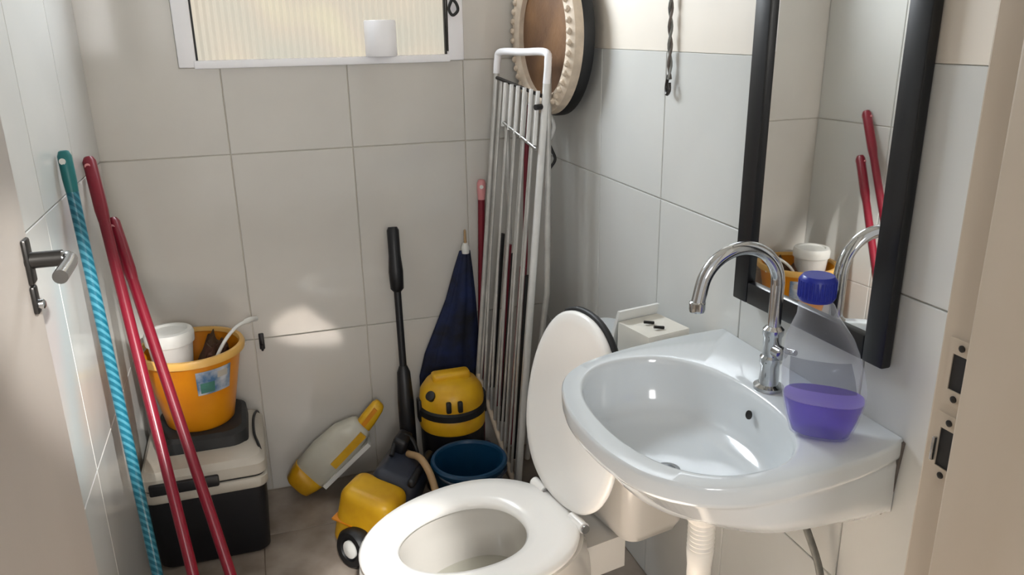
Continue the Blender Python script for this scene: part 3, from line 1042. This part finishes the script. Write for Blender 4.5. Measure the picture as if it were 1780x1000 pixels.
for (nm, lb, tp_, bt_) in (('red_broom', 'thick red broom handle leaning on the left wall beside the teal handle', (-0.390, 2.195, 1.161), (-0.207, 1.580, 0.03)),
                           ('red_squeegee', 'red squeegee handle crossing in front of the yellow bucket, right of the red broom', (-0.356, 2.165, 1.010), (-0.113, 1.582, 0.03))):
    t, d = pole(nm, lb, 'broom' if nm == 'red_broom' else 'squeegee', tp_, bt_, 0.0130, 'red_plastic', 'red_plastic', 'red', 1.22, 0.14)
    b = Vector(bt_)
    obj('head', box((b.x - 0.010 if nm == 'red_broom' else b.x - 0.02, b.y - 0.11, -0.0), (b.x + 0.035 if nm == 'red_broom' else b.x + 0.02, b.y + 0.11, 0.035), 0.006), 'red_plastic', t)
    obj('socket', lathe([(0.02, -0.01), (0.018, 0.05), (0.014, 0.07)], b, 16, d), 'red_plastic', t)

t, d = pole('corner_broom', 'red broom handle with pale tip standing behind the drying rack', 'broom', (0.683, 2.416, 0.990), (0.652, 2.400, 0.02), 0.0115,
            'red_plastic', 'pink_plastic', None, 1.25, 0.035)
obj('head', box((0.60, 2.385, 0.0), (0.69, 2.425, 0.05), 0.006), 'red_plastic', t)

# black push wand with a thick grip
wd = thing('cleaner_wand', 'black cleaner wand with thick grip leaning on the back wall', 'wand', (0.372, 2.246, 0))
wt, wbm = V(0.388, 2.410, 0.862), V(0.372, 2.250, 0.012)
dd = (wt - wbm).normalized()
L = (wt - wbm).length
obj('shaft', tube([wbm + dd * 0.30, wbm + dd * (L - 0.17)], 0.0115, 14), 'black_plastic', wd)
obj('grip', lathe([(0.012, L - 0.205), (0.021, L - 0.195), (0.023, L - 0.14), (0.019, L - 0.09), (0.019, L - 0.01), (0.014, L)], wbm, 20, dd), 'black_plastic', wd)
obj('collar', lathe([(0.013, 0.42), (0.021, 0.40), (0.026, 0.30), (0.026, 0.02), (0.020, 0.0)], wbm, 20, dd), 'black_plastic', wd)

# ---------------------------------------------------------------- closed umbrella against the back wall
um = thing('closed_umbrella', 'dark blue closed umbrella with white tip standing in the corner', 'umbrella', (0.58, 2.41, 0))
rings = []
N = 60
levels = [(0.762, 0.618, 0.017, 0.012), (0.70, 0.610, 0.030, 0.018), (0.60, 0.598, 0.048, 0.024), (0.50, 0.578, 0.070, 0.026), (0.42, 0.562, 0.088, 0.026),
          (0.34, 0.552, 0.100, 0.025), (0.27, 0.55, 0.098, 0.023), (0.25, 0.55, 0.085, 0.018)]
for z, x, hw, hd in levels:
    ring = []
    for i in range(N):
        a_ = 2 * PI * i / N
        k = 1 + 0.10 * math.sin(a_ * 9 + z * 3)
        ring.append(V(x + hw * math.cos(a_) * k, 2.411 + hd * 0.68 * math.sin(a_) * k, z))
    rings.append(ring)
obj('canopy', loft(rings), 'navy_cloth', um, angle=70)
obj('tip', lathe([(0.012, 0.755), (0.014, 0.775), (0.008, 0.79)], (0.619, 2.403, 0), 16), 'white_plastic', um)
obj('spike', lathe([(0.005, 0.786), (0.004, 0.83), (0.001, 0.835)], (0.619, 2.403, 0), 10), 'tan_rubber', um)
obj('shaft', tube([V(0.55, 2.403, 0.26), V(0.548, 2.403, 0.06)], 0.006, 10), 'dark_metal', um)
obj('handle', tube([V(0.548, 2.403, 0.10), V(0.547, 2.403, 0.0)], 0.012, 12), 'black_plastic', um)

# ---------------------------------------------------------------- wet and dry vacuum
vc_ = V(0.522, 2.276, 0)
vac = thing('drum_vacuum', 'yellow and black drum vacuum cleaner standing behind the blue bucket', 'vacuum', vc_)
obj('drum', lathe([(0.095, 0.0), (0.100, 0.02), (0.104, 0.225)], vc_, 40), 'black_plastic', vac)
obj('drum_band', lathe([(0.104, 0.225), (0.107, 0.232), (0.107, 0.268), (0.104, 0.274)], vc_, 40), 'yellow', vac)
obj('belt', lathe([(0.100, 0.270), (0.110, 0.276), (0.110, 0.296), (0.102, 0.304)], vc_, 40), 'black_rubber', vac)
hdm = obj('motor_head', lathe([(0.103, 0.300), (0.105, 0.318), (0.100, 0.350), (0.082, 0.376), (0.052, 0.388), (0.0, 0.390)], vc_, 40, None, True, False), 'yellow', vac)
obj('carry_handle', box((vc_.x - 0.062, vc_.y - 0.024, 0.370), (vc_.x + 0.062, vc_.y + 0.024, 0.408), 0.012, 3), 'yellow', vac)
vv = V(-0.15, -0.99, 0).normalized()
vs_ = V(0.99, -0.15, 0).normalized()
for k in (-0.018, 0.018):
    c = vc_ + vv * 0.103 + vs_ * k + V(0, 0, 0.328)
    bm = box(c - V(0.008, 0.01, 0.019), c + V(0.008, 0.006, 0.019), 0.005)
    obj('vent', bm, 'black_rubber', hdm)
c = vc_ + V(-0.076, -0.055, 0.352)
obj('switch', lathe([(0.016, -0.02), (0.016, 0.012), (0.012, 0.014)], c, 18, V(-0.6, -0.5, 0.7)), 'black_plastic', hdm)
for s in (-1, 1):
    obj('clip', box((vc_.x + s * 0.106 - 0.007, vc_.y - 0.018, 0.25), (vc_.x + s * 0.106 + 0.007, vc_.y + 0.018, 0.325), 0.004), 'black_plastic', vac)

# blue bucket in front of it
bb = V(0.514, 2.044, 0)
bkt = thing('blue_bucket', 'dark blue round plastic bucket on the floor behind the toilet', 'bucket', bb)
obj('shell', lathe([(0.0, 0.0), (0.082, 0.0), (0.087, 0.006), (0.106, 0.205), (0.109, 0.212), (0.104, 0.212), (0.082, 0.012), (0.0, 0.010)], bb, 48, None, False, False), 'blue_plastic', bkt)
obj('rim', lathe([(0.104, 0.204), (0.114, 0.202), (0.116, 0.214), (0.112, 0.220), (0.104, 0.220), (0.101, 0.212)], bb, 48, None, False, False), 'blue_plastic', bkt)
obj('bail_handle', tube(smooth_path([bb + V(-0.113, 0, 0.205), bb + V(-0.085, -0.085, 0.200), bb + V(0, -0.121, 0.198), bb + V(0.085, -0.085, 0.200),
                                     bb + V(0.113, 0, 0.205)], 8), 0.0035, 8), 'slate_plastic', bkt)

# ---------------------------------------------------------------- pressure washer on its side
pw = thing('pressure_washer', 'yellow and black wheeled pressure washer lying on the floor beside the toilet', 'pressure washer', (0.24, 2.04, 0))
R1 = Matrix.Translation((0.205, 2.005, 0.115)) @ Matrix.Rotation(math.radians(-38), 4, 'Z') @ Matrix.Rotation(math.radians(14), 4, 'Y')
t = box((-0.085, -0.065, -0.10), (0.085, 0.065, 0.10), 0.035, 5)
obj('yellow_housing', merge(bmesh.new(), t, R1), 'yellow', pw, angle=60)
t = box((-0.088, -0.067, -0.012), (0.088, 0.067, -0.006), 0.002)
obj('housing_seam', merge(bmesh.new(), t, R1), 'bucket_yellow', pw)
R2 = Matrix.Translation((0.300, 2.095, 0.130)) @ Matrix.Rotation(math.radians(-30), 4, 'Z') @ Matrix.Rotation(math.radians(20), 4, 'Y')
t = box((-0.072, -0.090, -0.095), (0.072, 0.090, 0.095), 0.03, 4)
obj('motor_body', merge(bmesh.new(), t, R2), 'slate_plastic', pw, angle=60)
t = box((0.035, -0.095, 0.085), (0.060, 0.095, 0.112), 0.012, 3)
obj('carry_handle', merge(bmesh.new(), t, R2), 'black_plastic', pw)
t = box((-0.065, 0.03, 0.08), (-0.02, 0.10, 0.14), 0.012, 3)
obj('control_panel', merge(bmesh.new(), t, R2), 'black_plastic', pw)
wax = V(-0.80, -0.56, 0.12).normalized()
wc = V(0.146, 1.945, 0.060)
wh = obj('wheel', lathe([(0.020, -0.030), (0.050, -0.030), (0.058, -0.020), (0.058, 0.010), (0.050, 0.020), (0.034, 0.020), (0.030, 0.012), (0.001, 0.012)], wc, 40, wax), 'black_rubber', pw)
obj('hub', lathe([(0.026, 0.010), (0.026, 0.018), (0.018, 0.022), (0.0, 0.024)], wc, 24, wax, True, False), 'white_plastic', wh)
wc2 = wc - wax * 0.185 + V(0, 0, 0)
obj('wheel', lathe([(0.020, -0.02), (0.050, -0.020), (0.058, -0.010), (0.058, 0.018), (0.050, 0.026), (0.001, 0.026)], wc2, 40, -wax), 'black_rubber', pw)
obj('axle', tube([wc, wc2], 0.008, 10), 'dark_metal', pw)
obj('hose', tube(smooth_path([(0.345, 2.12, 0.225), (0.370, 2.065, 0.235), (0.385, 2.00, 0.215), (0.39, 1.94, 0.17), (0.39, 1.88, 0.09), (0.38, 1.86, 0.012)], 8), 0.011, 12),
    'tan_rubber', pw)['label'] = 'tan rubber hose'
obj('cable', tube(smooth_path([(0.29, 2.10, 0.24), (0.32, 2.15, 0.27), (0.36, 2.15, 0.26), (0.375, 2.13, 0.20), (0.375, 2.14, 0.10), (0.37, 2.15, 0.008)], 8), 0.007, 10),
    'black_rubber', pw)

# ---------------------------------------------------------------- tilted yellow and white tank in front of the back wall
yt = thing('detergent_tank', 'tilted translucent white plastic tank with yellow foot and yellow handle by the back wall', 'container',
           (0.142, 2.355, 0.152), (math.radians(-12), math.radians(-40), math.radians(0)))


def tank_ring(u, v0, v1, w):
    c, h = (v0 + v1) / 2, (v1 - v0) / 2
    return [V(u, y, c + x) for x, y in sup(h, w, 3.0, 36)]


obj('tank_body', loft([tank_ring(-0.118, -0.052, 0.048, 0.030), tank_ring(-0.112, -0.060, 0.058, 0.038), tank_ring(-0.03, -0.062, 0.066, 0.040),
                       tank_ring(0.06, -0.056, 0.060, 0.040), tank_ring(0.115, -0.044, 0.036, 0.036), tank_ring(0.124, -0.036, 0.028, 0.028)]), 'frost_plastic', yt, local=True, angle=60)
obj('foot', loft([tank_ring(-0.170, -0.035, 0.036, 0.030), tank_ring(-0.164, -0.046, 0.046, 0.038), tank_ring(-0.132, -0.056, 0.056, 0.042), tank_ring(-0.110, -0.060, 0.060, 0.042),
                  tank_ring(-0.106, -0.054, 0.054, 0.036)]), 'yellow', yt, local=True, angle=60)
obj('rail', loft([[V(u, y, z) for y, z in ((-0.044, -0.066), (0.03, -0.066), (0.03, -0.052), (-0.044, -0.052))] for u in (-0.10, 0.10)]), 'white_plastic', yt, False, local=True)
obj('stripe', loft([[V(u, y, z) for y, z in ((-0.046, z0), (-0.02, z0), (-0.02, z1), (-0.046, z1))] for u, z0, z1 in ((-0.03, -0.040, -0.016), (0.11, -0.034, -0.010))]),
    'yellow', yt, False, local=True)
obj('handle', loft([tank_ring(0.100, -0.034, 0.008, 0.016), tank_ring(0.108, -0.038, 0.014, 0.020), tank_ring(0.150, -0.032, 0.022, 0.020), tank_ring(0.198, -0.020, 0.026, 0.018),
                    tank_ring(0.212, -0.012, 0.022, 0.014), tank_ring(0.215, -0.006, 0.016, 0.008)]), 'yellow', yt, local=True, angle=60)
obj('grip_groove', loft([[V(u, y, z) for y, z in ((-0.0225, z0), (-0.010, z0), (-0.010, z0 + 0.014), (-0.0225, z0 + 0.014))] for u, z0 in ((0.125, -0.012), (0.192, -0.002))]), 'bucket_yellow', yt, False, local=True)

# ---------------------------------------------------------------- bottle on the basin
bo = V(0.7957, 0.906, 0.8370)
bt = thing('liquid_bottle', 'clear plastic bottle with purple liquid and blue cap on the basin edge', 'bottle', bo)
bw = V(0.755, -0.656, 0)
bdp = V(0.656, 0.755, 0)


def bring_(w, d, z, e=2.6, n=40):
    lean = -0.026 * max(0.0, (z - 0.07) / 0.16) ** 1.2
    return [bo + bw * (x * 0.97 + lean) + bdp * y + V(0, 0, z * 0.95) for x, y in sup(w, d, e, n)]


shell = [bring_(0.040, 0.026, 0.0), bring_(0.047, 0.031, 0.004), bring_(0.055, 0.037, 0.03), bring_(0.063, 0.042, 0.068), bring_(0.064, 0.042, 0.085), bring_(0.062, 0.040, 0.11),
         bring_(0.056, 0.037, 0.145), bring_(0.050, 0.034, 0.168), bring_(0.040, 0.030, 0.188, 2.3), bring_(0.031, 0.027, 0.205, 2.1), bring_(0.027, 0.026, 0.222, 2.0), bring_(0.022, 0.022, 0.230, 2.0)]
obj('bottle_body', loft(shell), 'clear', bt, angle=60)
ins = 0.0025
obj('liquid', loft([bring_(0.038, 0.024, 0.003), bring_(0.044, 0.028, 0.006), bring_(0.052, 0.034, 0.03), bring_(0.060, 0.039, 0.062), bring_(0.0605, 0.0395, 0.066)]), 'purple', bt, angle=60)
obj('liquid_surface', loft([bring_(0.0605, 0.0395, 0.0665), bring_(0.0605, 0.0395, 0.0675)]), 'purple_top', bt)
rows = []
for z, w, d in ((0.092, 0.0645, 0.0425), (0.118, 0.0620, 0.0405), (0.142, 0.0575, 0.0380)):
    full = bring_(w, d, z)
    rows.append([full[i] for i in range(25, 36)])
bm = bmesh.new()
add_loft(bm, rows, False, False, closed=False)
obj('label_film', bm, 'label_film', bt)
bcap = bo + bw * -0.026 + V(0, 0, -0.010)
obj('cap', lathe([(0.024, 0.228), (0.0265, 0.232), (0.0265, 0.262), (0.0225, 0.267), (0.0, 0.267)], bcap, 32, None, True, False), 'blue_cap', bt)
bm = bmesh.new()
for i in range(28):
    a_ = 2 * PI * i / 28
    add_tube(bm, [bcap + V(0.0265 * math.cos(a_), 0.0265 * math.sin(a_), 0.234), bcap + V(0.0265 * math.cos(a_), 0.0265 * math.sin(a_), 0.260)], 0.0014, 5)
obj('cap_ridges', bm, 'blue_cap', bt)

# ---------------------------------------------------------------- small things
pr_ = thing('paper_roll', 'white paper roll standing on the window sill', 'paper roll', (0.388, YB - 0.006, WZ0 + 0.018))
obj('roll', lathe([(0.016, 0), (0.044, 0), (0.046, 0.003), (0.046, 0.097), (0.044, 0.10), (0.016, 0.10), (0.016, 0.0)], (0.388, YB - 0.035, WZ0 + 0.018), 36, None, False, False), 'white_paint', pr_)
obj('core', lathe([(0.0165, 0.002), (0.0165, 0.098), (0.0145, 0.098), (0.0145, 0.002)], (0.388, YB - 0.035, WZ0 + 0.018), 24, None, False, False), 'tan_rubber', pr_)

cd = thing('hanging_cord', 'grey twisted cord hanging from a nail on the right wall', 'cord', (0.897, 1.614, 1.31))
pts1, pts2 = [], []
for i in range(60):
    z = 1.335 + 0.55 * i / 59
    a_ = i * 0.75
    yy = 1.611 + 0.006 * math.sin(z * 9)
    pts1.append(V(0.893 + 0.0032 * math.cos(a_), yy + 0.0032 * math.sin(a_), z))
    pts2.append(V(0.893 - 0.0032 * math.cos(a_), yy - 0.0032 * math.sin(a_), z))
obj('strand', tube(pts1, 0.0031, 8), 'cord_grey', cd)
obj('strand', tube(pts2, 0.0031, 8), 'hose_grey', cd)
obj('hook', tube(smooth_path([(0.893, 1.613, 1.345), (0.892, 1.619, 1.318), (0.890, 1.611, 1.303), (0.889, 1.599, 1.312), (0.890, 1.602, 1.328)], 6), 0.0038, 8), 'dark_metal', cd)
obj('nail', tube([(0.906, 1.611, 1.885), (0.885, 1.611, 1.888)], 0.003, 8), 'dark_metal', cd)
